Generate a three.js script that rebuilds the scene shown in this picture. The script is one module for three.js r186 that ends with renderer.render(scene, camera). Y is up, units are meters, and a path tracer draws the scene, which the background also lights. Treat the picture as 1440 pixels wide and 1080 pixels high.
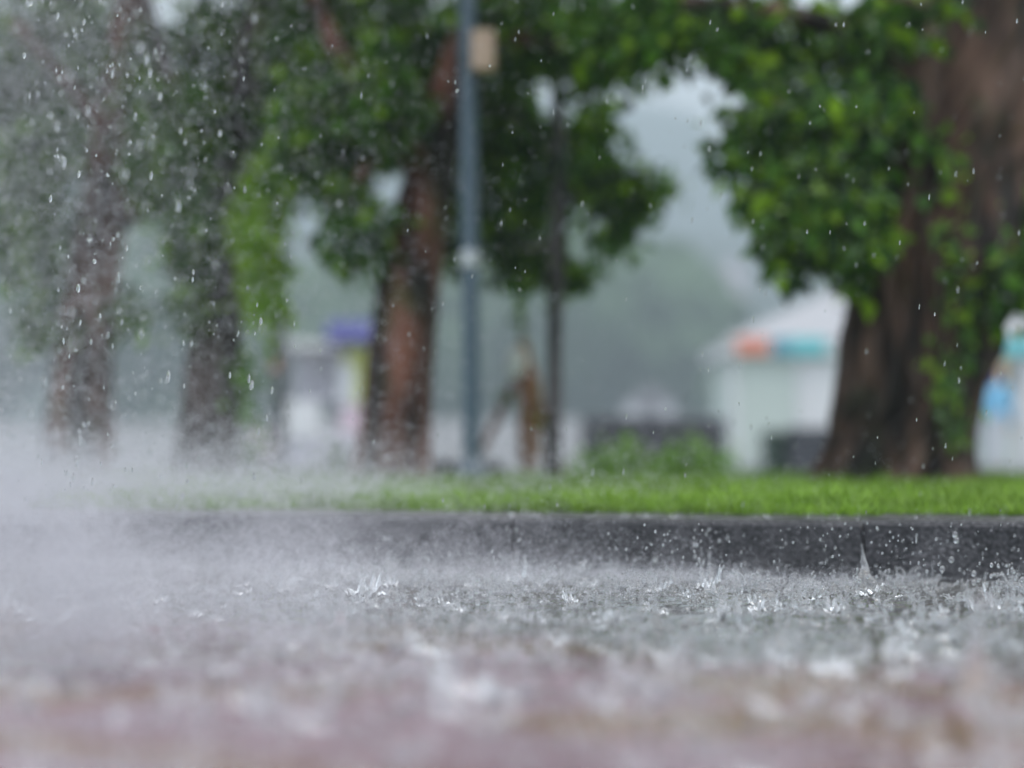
import * as THREE from 'three';
import { mergeGeometries } from 'three/addons/utils/BufferGeometryUtils.js';
import { ImprovedNoise } from 'three/addons/math/ImprovedNoise.js';
import { RoundedBoxGeometry } from 'three/addons/geometries/RoundedBoxGeometry.js';

// ---------------------------------------------------------------- camera, sky, sun, exposure
const V = (x, y, z) => new THREE.Vector3(x, y, z);
const scene = new THREE.Scene();
const EYE = 0.30, FPX = 3000, HORIZON = 655;                 // camera height (m), focal length and horizon in photo pixels (1440 x 1080)
const TILT = Math.atan((HORIZON - 540) / FPX);
const camera = new THREE.PerspectiveCamera(THREE.MathUtils.radToDeg(2 * Math.atan(540 / FPX)), 1024 / 768, 0.05, 4000);
camera.position.set(0, EYE, 0);
camera.rotation.x = TILT;
camera.focus = 4.75;
camera.userData.fStop = 1.1;

const skyTex = (() => {                                      // even overcast: a little brighter towards the zenith
  const W = 64, H = 32, d = new Float32Array(W * H * 4);
  for (let j = 0; j < H; j++) {
    const el = ((j + 0.5) / H - 0.5) * Math.PI, s = Math.max(0, Math.sin(el)), l = 0.9 + 0.65 * s;
    for (let i = 0; i < W; i++) d.set([l * 0.94, l * 0.985, l * 1.06, 1], (j * W + i) * 4);
  }
  const t = new THREE.DataTexture(d, W, H, THREE.RGBAFormat, THREE.FloatType);
  t.mapping = THREE.EquirectangularReflectionMapping; t.magFilter = THREE.LinearFilter; t.needsUpdate = true;
  return t;
})();
scene.background = skyTex; scene.environment = skyTex;
const sun = new THREE.DirectionalLight(0xfff2e4, 1.5);
sun.position.set(12, 30, 8); sun.castShadow = true; sun.shadow.radius = 45; sun.shadow.mapSize.set(2048, 2048);
Object.assign(sun.shadow.camera, { left: -30, right: 30, top: 30, bottom: -30, near: 1, far: 120 });
scene.add(sun);
const renderer = new THREE.WebGLRenderer({ antialias: true });
renderer.setSize(1024, 768);
renderer.shadowMap.enabled = true;
renderer.toneMapping = THREE.LinearToneMapping;
renderer.toneMappingExposure = 1.4;
scene.fog = new THREE.FogExp2(new THREE.Color(0.74, 0.91, 1.0), 0.0019);   // rain-filled air

// ---------------------------------------------------------------- helpers
let seed = 12345;
const rnd = () => { seed |= 0; seed = seed + 0x6D2B79F5 | 0; let t = Math.imul(seed ^ seed >>> 15, 1 | seed); t = t + Math.imul(t ^ t >>> 7, 61 | t) ^ t; return ((t ^ t >>> 14) >>> 0) / 4294967296; };
const rr = (a, b) => a + (b - a) * rnd();
const gauss = () => Math.sqrt(-2 * Math.log(1 - rnd() + 1e-9)) * Math.cos(6.28318 * rnd());
const pn = new ImprovedNoise(), N3 = (x, y, z) => pn.noise(x + 31.7, y + 17.3, z + 9.1);
const fbm = (x, y, z, o = 4) => { let s = 0, a = 0.5; for (let i = 0; i < o; i++) { s += a * N3(x, y, z); x *= 2.03; y *= 2.03; z *= 2.03; a *= 0.5; } return s; };
const clamp = THREE.MathUtils.clamp, smooth = THREE.MathUtils.smoothstep, lerp = THREE.MathUtils.lerp;
// a photo pixel at a known distance in front of the camera -> a point in the place
const cT = Math.cos(TILT), sT = Math.sin(TILT);
function at(px, py, Z) {
  const dx = (px - 720) / FPX, dy = (540 - py) / FPX, y = dy * cT + sT, z = cT - dy * sT, k = Z / z;
  return V(dx * k, EYE + y * k, -Z);
}
const taken = new Map();
function numbered(n) { const k = taken.get(n) ?? 0; taken.set(n, k + 1); return k ? `${n}_${String(k).padStart(3, '0')}` : n; }
function tag(o, label, category, group, kind) {
  o.userData.label = label; o.userData.category = category;
  if (group) o.userData.group = group;
  if (kind) o.userData.kind = kind;
  return o;
}
const sh = (m) => { m.castShadow = m.receiveShadow = true; return m; };
function thing(name, pos) { const g = new THREE.Group(); g.name = numbered(name); g.position.copy(pos); scene.add(g); return g; }
// a part whose geometry is given in world coordinates
function wpart(root, name, geo, mat) { geo.translate(-root.position.x, -root.position.y, -root.position.z); return lpart(root, name, geo, mat); }
function lpart(root, name, geo, mat) { const m = sh(new THREE.Mesh(geo, mat)); m.name = name; root.add(m); return m; }
function solo(name, geo, mat) { const m = sh(new THREE.Mesh(geo, mat)); m.name = numbered(name); scene.add(m); return m; }
const box = (w, h, d, r = 0.01) => new RoundedBoxGeometry(w, h, d, 2, Math.min(r, w / 2.1, h / 2.1, d / 2.1));
const lin = (r, g, b) => new THREE.Color().setRGB(r, g, b);
const std = (r, g, b, rough = 0.8, extra = {}) => new THREE.MeshStandardMaterial({ color: lin(r, g, b), roughness: rough, ...extra });
const phys = (r, g, b, rough, extra = {}) => new THREE.MeshPhysicalMaterial({ color: lin(r, g, b), roughness: rough, ...extra });
function geoOf(pos, idx, col) {
  const g = new THREE.BufferGeometry();
  g.setAttribute('position', new THREE.Float32BufferAttribute(pos, 3));
  if (col) g.setAttribute('color', new THREE.Float32BufferAttribute(col, 3));
  g.setIndex(idx); g.computeVertexNormals();
  g.setAttribute('uv', new THREE.Float32BufferAttribute(new Float32Array(pos.length / 3 * 2), 2));
  return g;
}
const strip = (g) => { const n = g.index ? g.toNonIndexed() : g; for (const k of Object.keys(n.attributes)) if (!['position', 'normal', 'uv'].includes(k)) n.deleteAttribute(k); return n; };
const merge = (list) => mergeGeometries(list.map(strip));
// a tapered limb along points [Vector3, radius]; bark(s, angle, point) -> [relative bulge, colour]
function limb(pts, radial, rows, bark, closed = true) {
  const curve = new THREE.CatmullRomCurve3(pts.map((p) => p[0]), false, 'centripetal');
  const pos = [], col = [], idx = [], n = pts.length - 1;
  let side = V(1, 0, 0.13).normalize();
  for (let j = 0; j <= rows; j++) {
    const t = j / rows, c = curve.getPoint(t), T = curve.getTangent(t);
    side.addScaledVector(T, -side.dot(T)).normalize();
    const up = V().crossVectors(T, side), f = t * n, k = Math.min(n - 1, Math.floor(f)), r = lerp(pts[k][1], pts[k + 1][1], f - k);
    for (let i = 0; i < radial; i++) {
      const a = i / radial * Math.PI * 2, ca = Math.cos(a), sa = Math.sin(a);
      const q = V().copy(c).addScaledVector(side, ca * r).addScaledVector(up, sa * r), b = bark ? bark(t, a, q, r) : [0, null];
      q.addScaledVector(side, ca * r * b[0]).addScaledVector(up, sa * r * b[0]);
      pos.push(q.x, q.y, q.z); if (b[1]) col.push(...b[1]);
      if (j < rows) { const i2 = (i + 1) % radial, A = j * radial + i, B = j * radial + i2; idx.push(A, B, A + radial, B, B + radial, A + radial); }
    }
  }
  if (closed) for (const [row, flip] of [[0, 1], [rows, 0]]) {
    const c = curve.getPoint(row / rows), m = pos.length / 3; pos.push(c.x, c.y, c.z); if (col.length) col.push(...col.slice(row * radial * 3, row * radial * 3 + 3));
    for (let i = 0; i < radial; i++) { const A = row * radial + i, B = row * radial + (i + 1) % radial; flip ? idx.push(m, B, A) : idx.push(m, A, B); }
  }
  return geoOf(pos, idx, col.length ? col : null);
}
const rod = (a, b, r0, r1 = r0, radial = 10) => limb([[a, r0], [b, r1]], radial, 1);
function noiseTex(size, f, srgb) {                           // tileable enough: large repeat, computed per pixel
  const d = new Uint8Array(size * size * 4);
  for (let y = 0; y < size; y++) for (let x = 0; x < size; x++) { const v = f(x / size, y / size); d.set([v[0], v[1], v[2], 255].map((q) => clamp(q, 0, 255)), (y * size + x) * 4); }
  const t = new THREE.DataTexture(d, size, size); t.wrapS = t.wrapT = THREE.RepeatWrapping; t.magFilter = THREE.LinearFilter;
  if (srgb) t.colorSpace = THREE.SRGBColorSpace; t.needsUpdate = true; return t;
}

// ---------------------------------------------------------------- road edge frame: s along the kerb, d away from the road
const K0 = V(0, 0, -5.986), TS = V(0.9153, 0, 0.4027), TN = V(0.4027, 0, -0.9153);
const kp = (s, d, y = 0) => V().copy(K0).addScaledVector(TS, s).addScaledVector(TN, d).setY(y);
const dOf = (x, z) => (x - K0.x) * TN.x + (z - K0.z) * TN.z, sOf = (x, z) => (x - K0.x) * TS.x + (z - K0.z) * TS.z;
const KERB_H = 0.165, KERB_W = 0.24;
const lawnY = (s, d) => 0.146 + 0.048 * smooth(d, 0.2, 4.4) + 0.02 * fbm(s * 0.4, d * 0.4, 3, 2);
const farY = (s, d) => lawnY(s, d) + 2.2 * smooth(d, 30, 85);
function sheet(s0, s1, ds, d0, dfun, nd, yf) {
  const pos = [], idx = [], uv = [], ns = Math.round((s1 - s0) / ds);
  for (let j = 0; j <= nd; j++) for (let i = 0; i <= ns; i++) {
    const s = s0 + (s1 - s0) * i / ns, d = dfun(j / nd, d0), p = kp(s, d, yf(s, d));
    pos.push(p.x, p.y, p.z); uv.push(s, d);
    if (i < ns && j < nd) { const A = j * (ns + 1) + i, B = A + ns + 1; idx.push(A, A + 1, B, A + 1, B + 1, B); }
  }
  const g = new THREE.BufferGeometry();
  g.setAttribute('position', new THREE.Float32BufferAttribute(pos, 3)); g.setAttribute('uv', new THREE.Float32BufferAttribute(uv, 2));
  g.setIndex(idx); g.computeVertexNormals(); return g;
}
// ---------------------------------------------------------------- setting
const soilTex = noiseTex(256, (x, y) => { const n = fbm(x * 9, y * 9, 1, 5) * 60; return [96 + n, 98 + n, 74 + n * 0.8]; }, true);
const lawnMat = new THREE.MeshStandardMaterial({ color: lin(0.10, 0.17, 0.035), roughness: 0.95 });
tag(solo('lawn', sheet(-30, 30, 0.5, KERB_W, (t, d0) => d0 + 19 * t * t, 40, lawnY), lawnMat), 'bright green lawn rising gently behind the grey kerb', 'lawn', null, 'structure');
const paveMat = new THREE.MeshStandardMaterial({ color: lin(0.21, 0.205, 0.22), roughness: 0.4, map: noiseTex(128, (x, y) => { const n = 200 + 70 * fbm(x * 7, y * 7, 5, 4); return [n, n, n]; }, true) });
tag(solo('ground', sheet(-1000, 1000, 25, 19, (t, d0) => d0 + 1500 * t * t, 60, (s, d) => farY(s, d) - 0.006), paveMat), 'wet pale grey paved ground stretching away beyond the lawn', 'ground', null, 'structure');
const asphalt = std(0.06, 0.055, 0.055, 0.6);
tag(solo('road', sheet(-60, 60, 4, -60, (t) => -60 + 60 * t, 12, () => -0.03), asphalt), 'dark road bed lying under the rain water', 'road', null, 'structure');

// water on the road: chopped up by rain, a real relief of rings and humps
const impacts = [];
for (let i = 0; i < 2600; i++) impacts.push([rr(-2.7, 2.7), rr(-5.3, 0), rr(0.012, 0.07), rr(0.0005, 0.0021)]);
const cell = 0.3, gridI = new Map();
for (const p of impacts) for (let a = -1; a <= 1; a++) for (let b = -1; b <= 1; b++) { const k = (Math.floor(p[0] / cell) + a) + ',' + (Math.floor(p[1] / cell) + b); (gridI.get(k) ?? gridI.set(k, []).get(k)).push(p); }
function waterY(s, d) {
  let h = 0.005 * fbm(s * 5, d * 5, 7, 3) + 0.0038 * fbm(s * 19, d * 19, 2, 3) + 0.010 * fbm(s * 1.6, d * 1.6, 4, 2);
  h += 0.011 * fbm(s * 9, d * 9, 14, 2) * smooth(-d, 1.7, 2.8);
  for (const p of gridI.get(Math.floor(s / cell) + ',' + Math.floor(d / cell)) ?? []) {
    const r = Math.hypot(s - p[0], d - p[1]); if (r > 0.14) continue;
    const q = (r - p[2]) / 0.016; h += p[3] * Math.cos(q * 2.6) * Math.exp(-q * q * 0.5);
  }
  return h;
}
const muddy = phys(1, 1, 1, 0.035, { ior: 1.33, vertexColors: true });
// grey water in the gutter; over the shallow near side reddish silt is stirred up, in brown and mauve swirls
const silt = (g) => { const p = g.attributes.position, c = new Float32Array(p.count * 3); for (let i = 0; i < p.count; i++) { const x = p.getX(i), z = p.getZ(i), d = dOf(x, z) + 0.5 * fbm(x * 1.5, z * 1.5, 8, 3), near = smooth(-d - 0.35 * x + 0.5 * fbm(x * 4, z * 4, 3, 3), 1.8, 2.6), t = smooth(fbm(x * 2.2, z * 3.1, 4, 4) + 0.12 * fbm(x * 14, z * 14, 1, 2) + 0.06 * x, -0.1, 0.24), m = [lerp(0.22, 0.19, t), lerp(0.15, 0.115, t), lerp(0.175, 0.068, t)]; c.set([lerp(0.105, m[0], near), lerp(0.103, m[1], near), lerp(0.098, m[2], near)], i * 3); } g.setAttribute('color', new THREE.BufferAttribute(c, 3)); return g; };
tag(solo('flood_water', silt(sheet(-2.65, 2.65, 0.0112, -5.25, (t) => -5.25 + 5.249 * t, 470, (s, d) => waterY(s, d) * Math.min(1, smooth(s, -2.65, -2.5) * smooth(-s, -2.65, -2.5) * smooth(d, -5.25, -5.1) + 0.02))), muddy), 'muddy brown rain water covering the road, pitted by drops', 'water', null, 'structure');
tag(solo('outer_water', silt(merge([[-60, -2.651, -60, -0.002], [2.651, 60, -60, -0.002], [-2.65, 2.65, -60, -5.251]].map(([a, b, c, e]) => sheet(a, b, (b - a) / 12, c, (t) => c + (e - c) * t, 12, (s, d) => -0.001)))), muddy), 'flat brown rain water spreading along the rest of the road', 'water', null, 'structure');

// kerb: dark wet granite stones with a worn chamfer
{
  const kerb = thing('kerb', kp(0, 0, 0));
  tag(kerb, 'row of dark wet granite kerb stones between flooded road and lawn', 'kerb', null, 'structure');
  const gtex = noiseTex(512, (x, y) => { const n = fbm(x * 90, y * 90, 2, 3) * 150 + fbm(x * 8, y * 8, 6, 3) * 110, sp = N3(x * 160, y * 160, 3) > 0.42 ? 70 : 0; return [112 + n + sp, 112 + n + sp, 118 + n + sp]; }, true);
  const mats = [0.32, 0.38, 0.28].map((v) => new THREE.MeshStandardMaterial({ color: lin(v * 0.86, v * 0.82, v * 0.82), roughness: 0.34, map: gtex, bumpMap: gtex, bumpScale: 0.003 }));
  const len = 0.987;
  for (let i = -9; i < 8; i++) {
    const s0 = 1.01 + i * 1.0, sh2 = new THREE.Shape(), dy = i < 0 ? -0.004 - 0.004 * ((i * 7) % 3 === 0) : 0, ch = 0.017;
    const H = KERB_H + dy;
    sh2.moveTo(0, -0.12); sh2.lineTo(0, H - 0.021); sh2.lineTo(0.004, H - 0.013); sh2.lineTo(0.016, H - 0.008); sh2.lineTo(KERB_W, H + 0.004); sh2.lineTo(KERB_W, -0.12);
    const g = new THREE.ExtrudeGeometry(sh2, { depth: len, bevelEnabled: true, bevelSize: 0.004, bevelThickness: 0.004, bevelSegments: 1, steps: 24 });
    const p = g.attributes.position, uv = g.attributes.uv;
    for (let k = 0; k < p.count; k++) {
      const d = p.getX(k), y = p.getY(k), s = p.getZ(k) + s0, n = 0.004 * fbm(s * 9, y * 14, d * 9, 3), q = kp(s, d + n - 0.002, y + (y > 0.05 ? 0.004 * fbm(s * 6, d * 6, 8, 2) : 0));
      p.setXYZ(k, q.x, q.y, q.z); uv.setXY(k, s * 0.9 + i * 0.37, y * 0.9 + d * 0.9);
    }
    g.computeVertexNormals();
    wpart(kerb, 'kerb_stone', g, mats[(i + 30) % 3]);
  }
}
// hills and the far wood behind everything
function hill(name, label, Z, ridge, mat, rough, depth) {
  const pos = [], idx = [], nx = 130, nz = 26, half = Z * 1.1;
  for (let j = 0; j <= nz; j++) for (let i = 0; i <= nx; i++) {
    const x = -half + 2 * half * i / nx, t = j / nz, h = ridge(x) * Math.sin(Math.min(1, t * 1.6) * Math.PI / 2) * (t > 0.75 ? 1 - (t - 0.75) * 2 : 1);
    pos.push(x + rough * N3(x * 0.2, t * 9, 2), 1.5 + h + rough * fbm(x * 0.16, t * 14, 1, 3) * Math.min(1, t * 5), -Z - depth * t);
    if (i < nx && j < nz) { const A = j * (nx + 1) + i, B = A + nx + 1; idx.push(A, A + 1, B, A + 1, B + 1, B); }
  }
  tag(solo(name, geoOf(pos, idx), mat), label, 'hill', null, 'structure');
}
const wooded = std(0.05, 0.07, 0.058, 1);
hill('hill', 'far wooded hillside fading into the rain haze', 820, (x) => 820 * (0.212 - 0.055 * smooth(x / 900, 0.085, 0.125)) + 16 * fbm(x * 0.003, 1, 1, 3), wooded, 14, 340);
hill('hill', 'nearer dark wooded slope below the hazy far hillside', 510, (x) => 67 + 16 * fbm(x * 0.005, 5, 1, 3), wooded, 12, 200);

// ---------------------------------------------------------------- trees
const barkCol = (base, q, k) => {                            // wet bark: blotches of brown and grey, no relation to the relief
  const n = fbm(q.x * 7 + k, q.y * 1.6, q.z * 7, 4), m = fbm(q.x * 2.5, q.y * 2 + k, q.z * 2.5, 3), f = clamp(1 + 4.2 * n, 0.15, 3), moss = smooth(m, 0.12, 0.34);
  return [base[0] * f * (1 - 0.45 * moss), base[1] * f * (1 + 0.05 * moss), base[2] * f * (1 - 0.45 * moss)];
};
const barkMat = new THREE.MeshStandardMaterial({ color: 0xffffff, vertexColors: true, roughness: 0.7 });
const bark = (base, k, amp) => (t, a, q, r) => {
  const w = a * 1 + 0.5 * fbm(q.y * 1.3, k, 1, 2), u = w * Math.max(2.5, r * 16), ridge = Math.abs(N3(u, q.y * 1.7 + k, k * 3.1)) * 2 - 0.5, lump = fbm(Math.cos(a) * 1.2, q.y * 1.1, Math.sin(a) * 1.2 + k, 3);
  return [amp * ridge + 0.22 * lump, barkCol(base, q, k)];
};
class Leaves {
  constructor() { this.p = []; this.c = []; this.i = []; }
  add(q, len, wid, col) {
    const d = V(gauss(), gauss() - 0.7, gauss()).normalize(), n = V(gauss() * 0.7, 0.9 + rnd(), gauss() * 0.7).normalize();
    n.addScaledVector(d, -n.dot(d)).normalize(); const s = V().crossVectors(d, n), b = this.p.length / 3;
    const put = (u, w, h) => { this.p.push(q.x + d.x * u + s.x * w + n.x * h, q.y + d.y * u + s.y * w + n.y * h, q.z + d.z * u + s.z * w + n.z * h); this.c.push(...col); };
    put(0, 0, 0); put(len * 0.42, wid * 0.5, len * 0.05); put(len * 0.42, -wid * 0.5, len * 0.05); put(len, 0, -len * 0.12); put(len * 0.5, 0, -len * 0.03);
    this.i.push(b, b + 4, b + 1, b + 1, b + 4, b + 3, b, b + 2, b + 4, b + 4, b + 2, b + 3);
  }
  geo() { return geoOf(this.p, this.i, this.c); }
}
const leafMat = phys(1, 1, 1, 1, { vertexColors: true, transmission: 0.45, ior: 1.4 });
leafMat.side = THREE.DoubleSide;
const GREENS = [[0.05, 0.145, 0.005], [0.09, 0.24, 0.006], [0.02, 0.065, 0.006], [0.27, 0.46, 0.008]];
const leafCol = (bright) => { if (bright === 3) { const f = rr(0.7, 1.3); return [0.17 * f, 0.34 * f, 0.035 * f]; } if (bright === 2) { const f = rr(0.8, 1.3); return [0.4 * f, 0.62 * f, 0.02 * f]; } const g = GREENS[Math.floor(Math.pow(rnd(), bright ? 0.6 : 1.3) * 4)], f = rr(0.75, 1.25); return [g[0] * f, g[1] * f, g[2] * f]; };
// a leafy region: an ellipse seen at pixel (px, py) with radii rx, ry (pixels), around distance Z; filled with twigs of leaves
function foliage(L, blobs, leafLen, keep) {
  for (const [px, py, rx, ry, Z, thick, n, bright] of blobs) {
    const c = at(px, py, Z), k = Z / FPX;
    for (let i = 0; i < n; i++) {
      let v; do v = V(rr(-1, 1), rr(-1, 1), rr(-1, 1)); while (v.lengthSq() > 1);
      const twig = V(c.x + v.x * rx * k, c.y + v.y * ry * k, c.z + v.z * thick);
      const m = 7 + Math.floor(rnd() * 7);
      for (let j = 0; j < m; j++) {
        const q = V(twig.x + gauss() * 0.06, twig.y + gauss() * 0.05, twig.z + gauss() * 0.06), l = leafLen * rr(0.7, 1.25);
        if (keep && keep(q, l)) continue;
        L.add(q, l, l * rr(0.55, 0.75), leafCol(bright));
      }
    }
  }
}
// crown: twigs spread through a tall volume above the picture, so that the trees go on and shade their trunks
function upperCrown(L, cx, cy, cz, rx, ry, rz, n, leafLen) {
  for (let i = 0; i < n; i++) {
    let v; do v = V(rr(-1, 1), rr(-1, 1), rr(-1, 1)); while (v.lengthSq() > 1 || v.lengthSq() < 0.15);
    for (let j = 0; j < 9; j++) { const l = leafLen * rr(0.8, 1.3); L.add(V(cx + v.x * rx + gauss() * 0.1, cy + v.y * ry + gauss() * 0.09, cz + v.z * rz + gauss() * 0.1), l, l * 0.7, leafCol()); }
  }
}
function tree(spec) {
  const Z = spec.Z, base = at(spec.trunk[0][0], spec.trunk[0][1], Z); base.y = Math.min(base.y, lawnY(sOf(base.x, base.z), dOf(base.x, base.z)));
  const root = thing(spec.name, base), k = Z / FPX;
  tag(root, spec.label, 'tree', spec.group);
  const path = (l) => l.map(([x, y, r, dz]) => [at(x, y, Z + (dz ?? 0)), r * k]);
  const tp = path(spec.trunk); tp[0][0].y = base.y - 0.08;
  wpart(root, 'trunk', limb(tp, spec.radial ?? 72, spec.rows ?? 90, bark(spec.bark, spec.seed, spec.ridge ?? 0.05)), barkMat);
  for (const l of spec.limbs ?? []) wpart(root, 'limb', limb(path(l), 24, 24, bark(spec.bark, spec.seed + 5, 0.05)), barkMat);
  const L = new Leaves();
  let keep = null;
  if (spec.single) {                                        // the front leaves, each a piece of its own
    let count = 0;
    keep = (q, l) => { if (count >= 290 || q.z < -(Z - spec.single) || rnd() > 0.5) return false; count++; spec.leafAt(root, q, l); return true; };
  }
  foliage(L, spec.blobs, spec.leaf, keep);
  if (spec.upper) upperCrown(L, ...spec.upper, spec.leaf * 1.25);
  const crown = wpart(root, 'crown', L.geo(), leafMat); crown.userData.kind = 'stuff';
  return root;
}
// one leaf as a shared geometry (unit length), several tints
const oneLeaf = (() => {
  const p = [], idx = [], rows = [[0, 0.02], [0.18, 0.3], [0.42, 0.36], [0.7, 0.24], [0.9, 0.08], [1, 0.005]];
  rows.forEach(([u, w], j) => { const dip = -0.16 * u * u; p.push(u, dip + w * 0.22, w, u, dip, 0, u, dip + w * 0.22, -w); if (j) { const a = (j - 1) * 3, b = j * 3; idx.push(a, a + 1, b, a + 1, b + 1, b, a + 1, a + 2, b + 1, a + 2, b + 2, b + 1); } });
  return geoOf(p, idx);
})();
const leafTints = GREENS.concat([[0.15, 0.3, 0.02], [0.08, 0.2, 0.03]]).map((c) => { const m = phys(c[0], c[1], c[2], 1, { transmission: 0.45 }); m.side = THREE.DoubleSide; return m; });
function singleLeaf(root, q, l, name = 'leaf', tint, face) {
  const m = lpart(root, name, oneLeaf, leafTints[tint ?? Math.floor(rnd() * 5.99)]);
  m.position.copy(q).sub(root.position); m.scale.set(l, l, l);
  const d = V(gauss(), gauss() - 0.8, gauss()).normalize(), up = face ? V().copy(face).add(V(gauss() * 0.35, 0.3 + gauss() * 0.3, gauss() * 0.35)).normalize() : V(gauss() * 0.6, 1, gauss() * 0.6).normalize();
  const s = V().crossVectors(d, up).normalize(), u2 = V().crossVectors(s, d);
  m.quaternion.setFromRotationMatrix(new THREE.Matrix4().makeBasis(d, u2, s));
  return m;
}
const BROWN = [0.068, 0.037, 0.026], RED = [0.125, 0.05, 0.034], DARK = [0.055, 0.036, 0.034];
const rightTree = tree({
  name: 'broadleaf_tree', label: 'thick tree with furrowed brown trunk and ivy beside the pale kiosk', group: 'trees in the lawn', Z: 10.5, seed: 1, bark: BROWN, ridge: 0.26, radial: 160, rows: 160, leaf: 0.11,
  trunk: [[1264, 690, 112], [1268, 650, 101], [1277, 580, 95], [1292, 480, 97], [1310, 390, 100], [1335, 280, 100], [1362, 150, 88], [1388, 0, 76], [1420, -220, 66], [1440, -500, 52], [1470, -900, 34]],
  limbs: [
    [[1320, 330, 60], [1296, 200, 52, -0.1], [1285, 60, 48, -0.1], [1270, -120, 42], [1230, -420, 26]],
    [[1290, 130, 26, -0.1], [1220, 60, 18, -0.3], [1110, 20, 13, -0.4], [960, 0, 8, -0.4]],
    [[1270, 300, 20, -0.15], [1200, 260, 14, -0.35], [1120, 230, 9, -0.4]],
    [[1262, 230, 16, -0.1], [1180, 170, 12, -0.4], [1090, 140, 7, -0.5]],
    [[1400, -100, 40], [1560, -260, 30], [1750, -420, 16]],
  ],
  blobs: [
    [1155, 190, 88, 80, 10.2, 0.5, 92, 1], [1150, 300, 82, 68, 10.1, 0.45, 96, 1], [1198, 345, 40, 45, 10.0, 0.3, 30, 1], [1090, 150, 45, 60, 10.2, 0.35, 45], [1035, 210, 25, 26, 10.2, 0.15, 12], [1085, 280, 25, 30, 10.1, 0.2, 12, 1],
    [1060, 50, 130, 50, 10.4, 0.5, 62], [1190, 60, 90, 46, 10.3, 0.4, 40], [920, 30, 130, 62, 10.8, 0.6, 95], [1238, 140, 34, 66, 10.1, 0.25, 24], [1260, 20, 60, 50, 10.0, 0.3, 14], [1430, 390, 26, 50, 10.0, 0.2, 22], [1448, 300, 22, 120, 11.3, 0.3, 40],
    [1110, 345, 30, 26, 10.0, 0.2, 10, 1], [1180, 250, 50, 60, 9.9, 0.2, 32, 1],
  ],
  upper: [2.2, 5.3, -10.4, 2.9, 1.8, 2.4, 600], single: 0.55, leafAt: (root, q, l) => singleLeaf(root, q, l),
});
tree({
  name: 'broadleaf_tree', label: 'leaning brown trunk growing just beside the blue-grey lamp post', group: 'trees in the lawn', Z: 12, seed: 2, bark: RED, ridge: 0.07, radial: 90, rows: 110, leaf: 0.105,
  trunk: [[545, 690, 64], [551, 650, 55], [558, 560, 49], [571, 440, 44], [589, 320, 40], [617, 200, 34], [655, 80, 32], [690, 0, 32], [740, -150, 28], [790, -400, 22], [820, -700, 14]],
  limbs: [[[600, 260, 22], [545, 160, 18, -0.2], [480, 80, 13, -0.2], [430, -40, 9]], [[665, 60, 18], [760, 60, 12, -0.3], [850, 70, 7, -0.5]], [[560, 180, 12, -0.2], [500, 260, 8, -0.4], [470, 330, 4, -0.4]]],
  blobs: [
    [510, 90, 130, 150, 12.9, 0.8, 330], [450, 190, 70, 90, 11.9, 0.5, 100], [500, 330, 42, 60, 11.8, 0.35, 38], [600, 130, 60, 110, 12.9, 0.4, 80], [540, 130, 50, 90, 11.6, 0.3, 60],
    [760, 40, 130, 60, 12.0, 0.6, 110], [850, 70, 60, 70, 11.9, 0.5, 60], [700, 110, 55, 100, 13.0, 0.5, 72], [480, 270, 30, 30, 11.7, 0.3, 14],
  ],
  upper: [-0.5, 4.9, -12, 2.8, 2.0, 2.4, 560],
});
tree({
  name: 'slim_tree', label: 'slender grey trunk beside the staked sapling, low leafy crown', group: 'trees in the lawn', Z: 12.4, seed: 3, bark: [0.09, 0.075, 0.08], ridge: 0.04, radial: 28, rows: 60, leaf: 0.1,
  trunk: [[777, 680, 13], [777, 640, 12], [779, 560, 11], [782, 400, 10], [786, 260, 10], [784, 150, 9], [775, 40, 8], [770, -120, 6]],
  limbs: [[[784, 300, 6], [830, 270, 5, -0.2], [920, 268, 3, -0.3]], [[784, 220, 6], [740, 170, 4, -0.2], [690, 150, 3]], [[783, 340, 5], [740, 350, 4], [700, 330, 3]]],
  blobs: [
    [745, 245, 80, 90, 13.2, 0.5, 120], [690, 250, 50, 110, 12.9, 0.4, 66], [745, 360, 52, 42, 12.9, 0.3, 48], [800, 385, 30, 28, 12.8, 0.2, 18], [862, 325, 22, 32, 12.2, 0.15, 14], [885, 268, 60, 24, 12.2, 0.2, 36, 1], [835, 190, 36, 55, 12.9, 0.3, 32], [860, 250, 40, 34, 12.3, 0.3, 24],
    [640, 330, 30, 50, 12.9, 0.3, 26],
  ],
});
tree({
  name: 'broadleaf_tree', label: 'trunk with bright ivy hanging down its side, behind the spray', group: 'trees in the lawn', Z: 13.2, seed: 4, bark: DARK, ridge: 0.07, radial: 80, rows: 100, leaf: 0.105,
  trunk: [[290, 690, 58], [292, 650, 48], [297, 560, 40], [303, 450, 37], [313, 340, 33], [328, 240, 28], [345, 130, 24], [362, 30, 22], [380, -150, 20], [400, -500, 13]],
  limbs: [[[320, 290, 18], [270, 200, 14, -0.2], [230, 90, 10, -0.3], [200, -40, 7]], [[345, 150, 14], [410, 60, 10, -0.2], [470, -20, 6]]],
  blobs: [
    [330, 120, 110, 140, 14.2, 0.7, 240], [250, 200, 65, 100, 13.1, 0.5, 90], [390, 190, 45, 90, 13.3, 0.4, 70], [369, 345, 16, 125, 12.8, 0.16, 95, 2], [262, 380, 20, 110, 13.0, 0.2, 40], [280, 300, 40, 40, 12.9, 0.2, 24], [350, 560, 10, 90, 13.0, 0.12, 8, 3], [430, 60, 50, 80, 13.3, 0.4, 70],
  ],
  upper: [-2.2, 5.2, -13.2, 2.5, 2.0, 2.2, 430],
});
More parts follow.
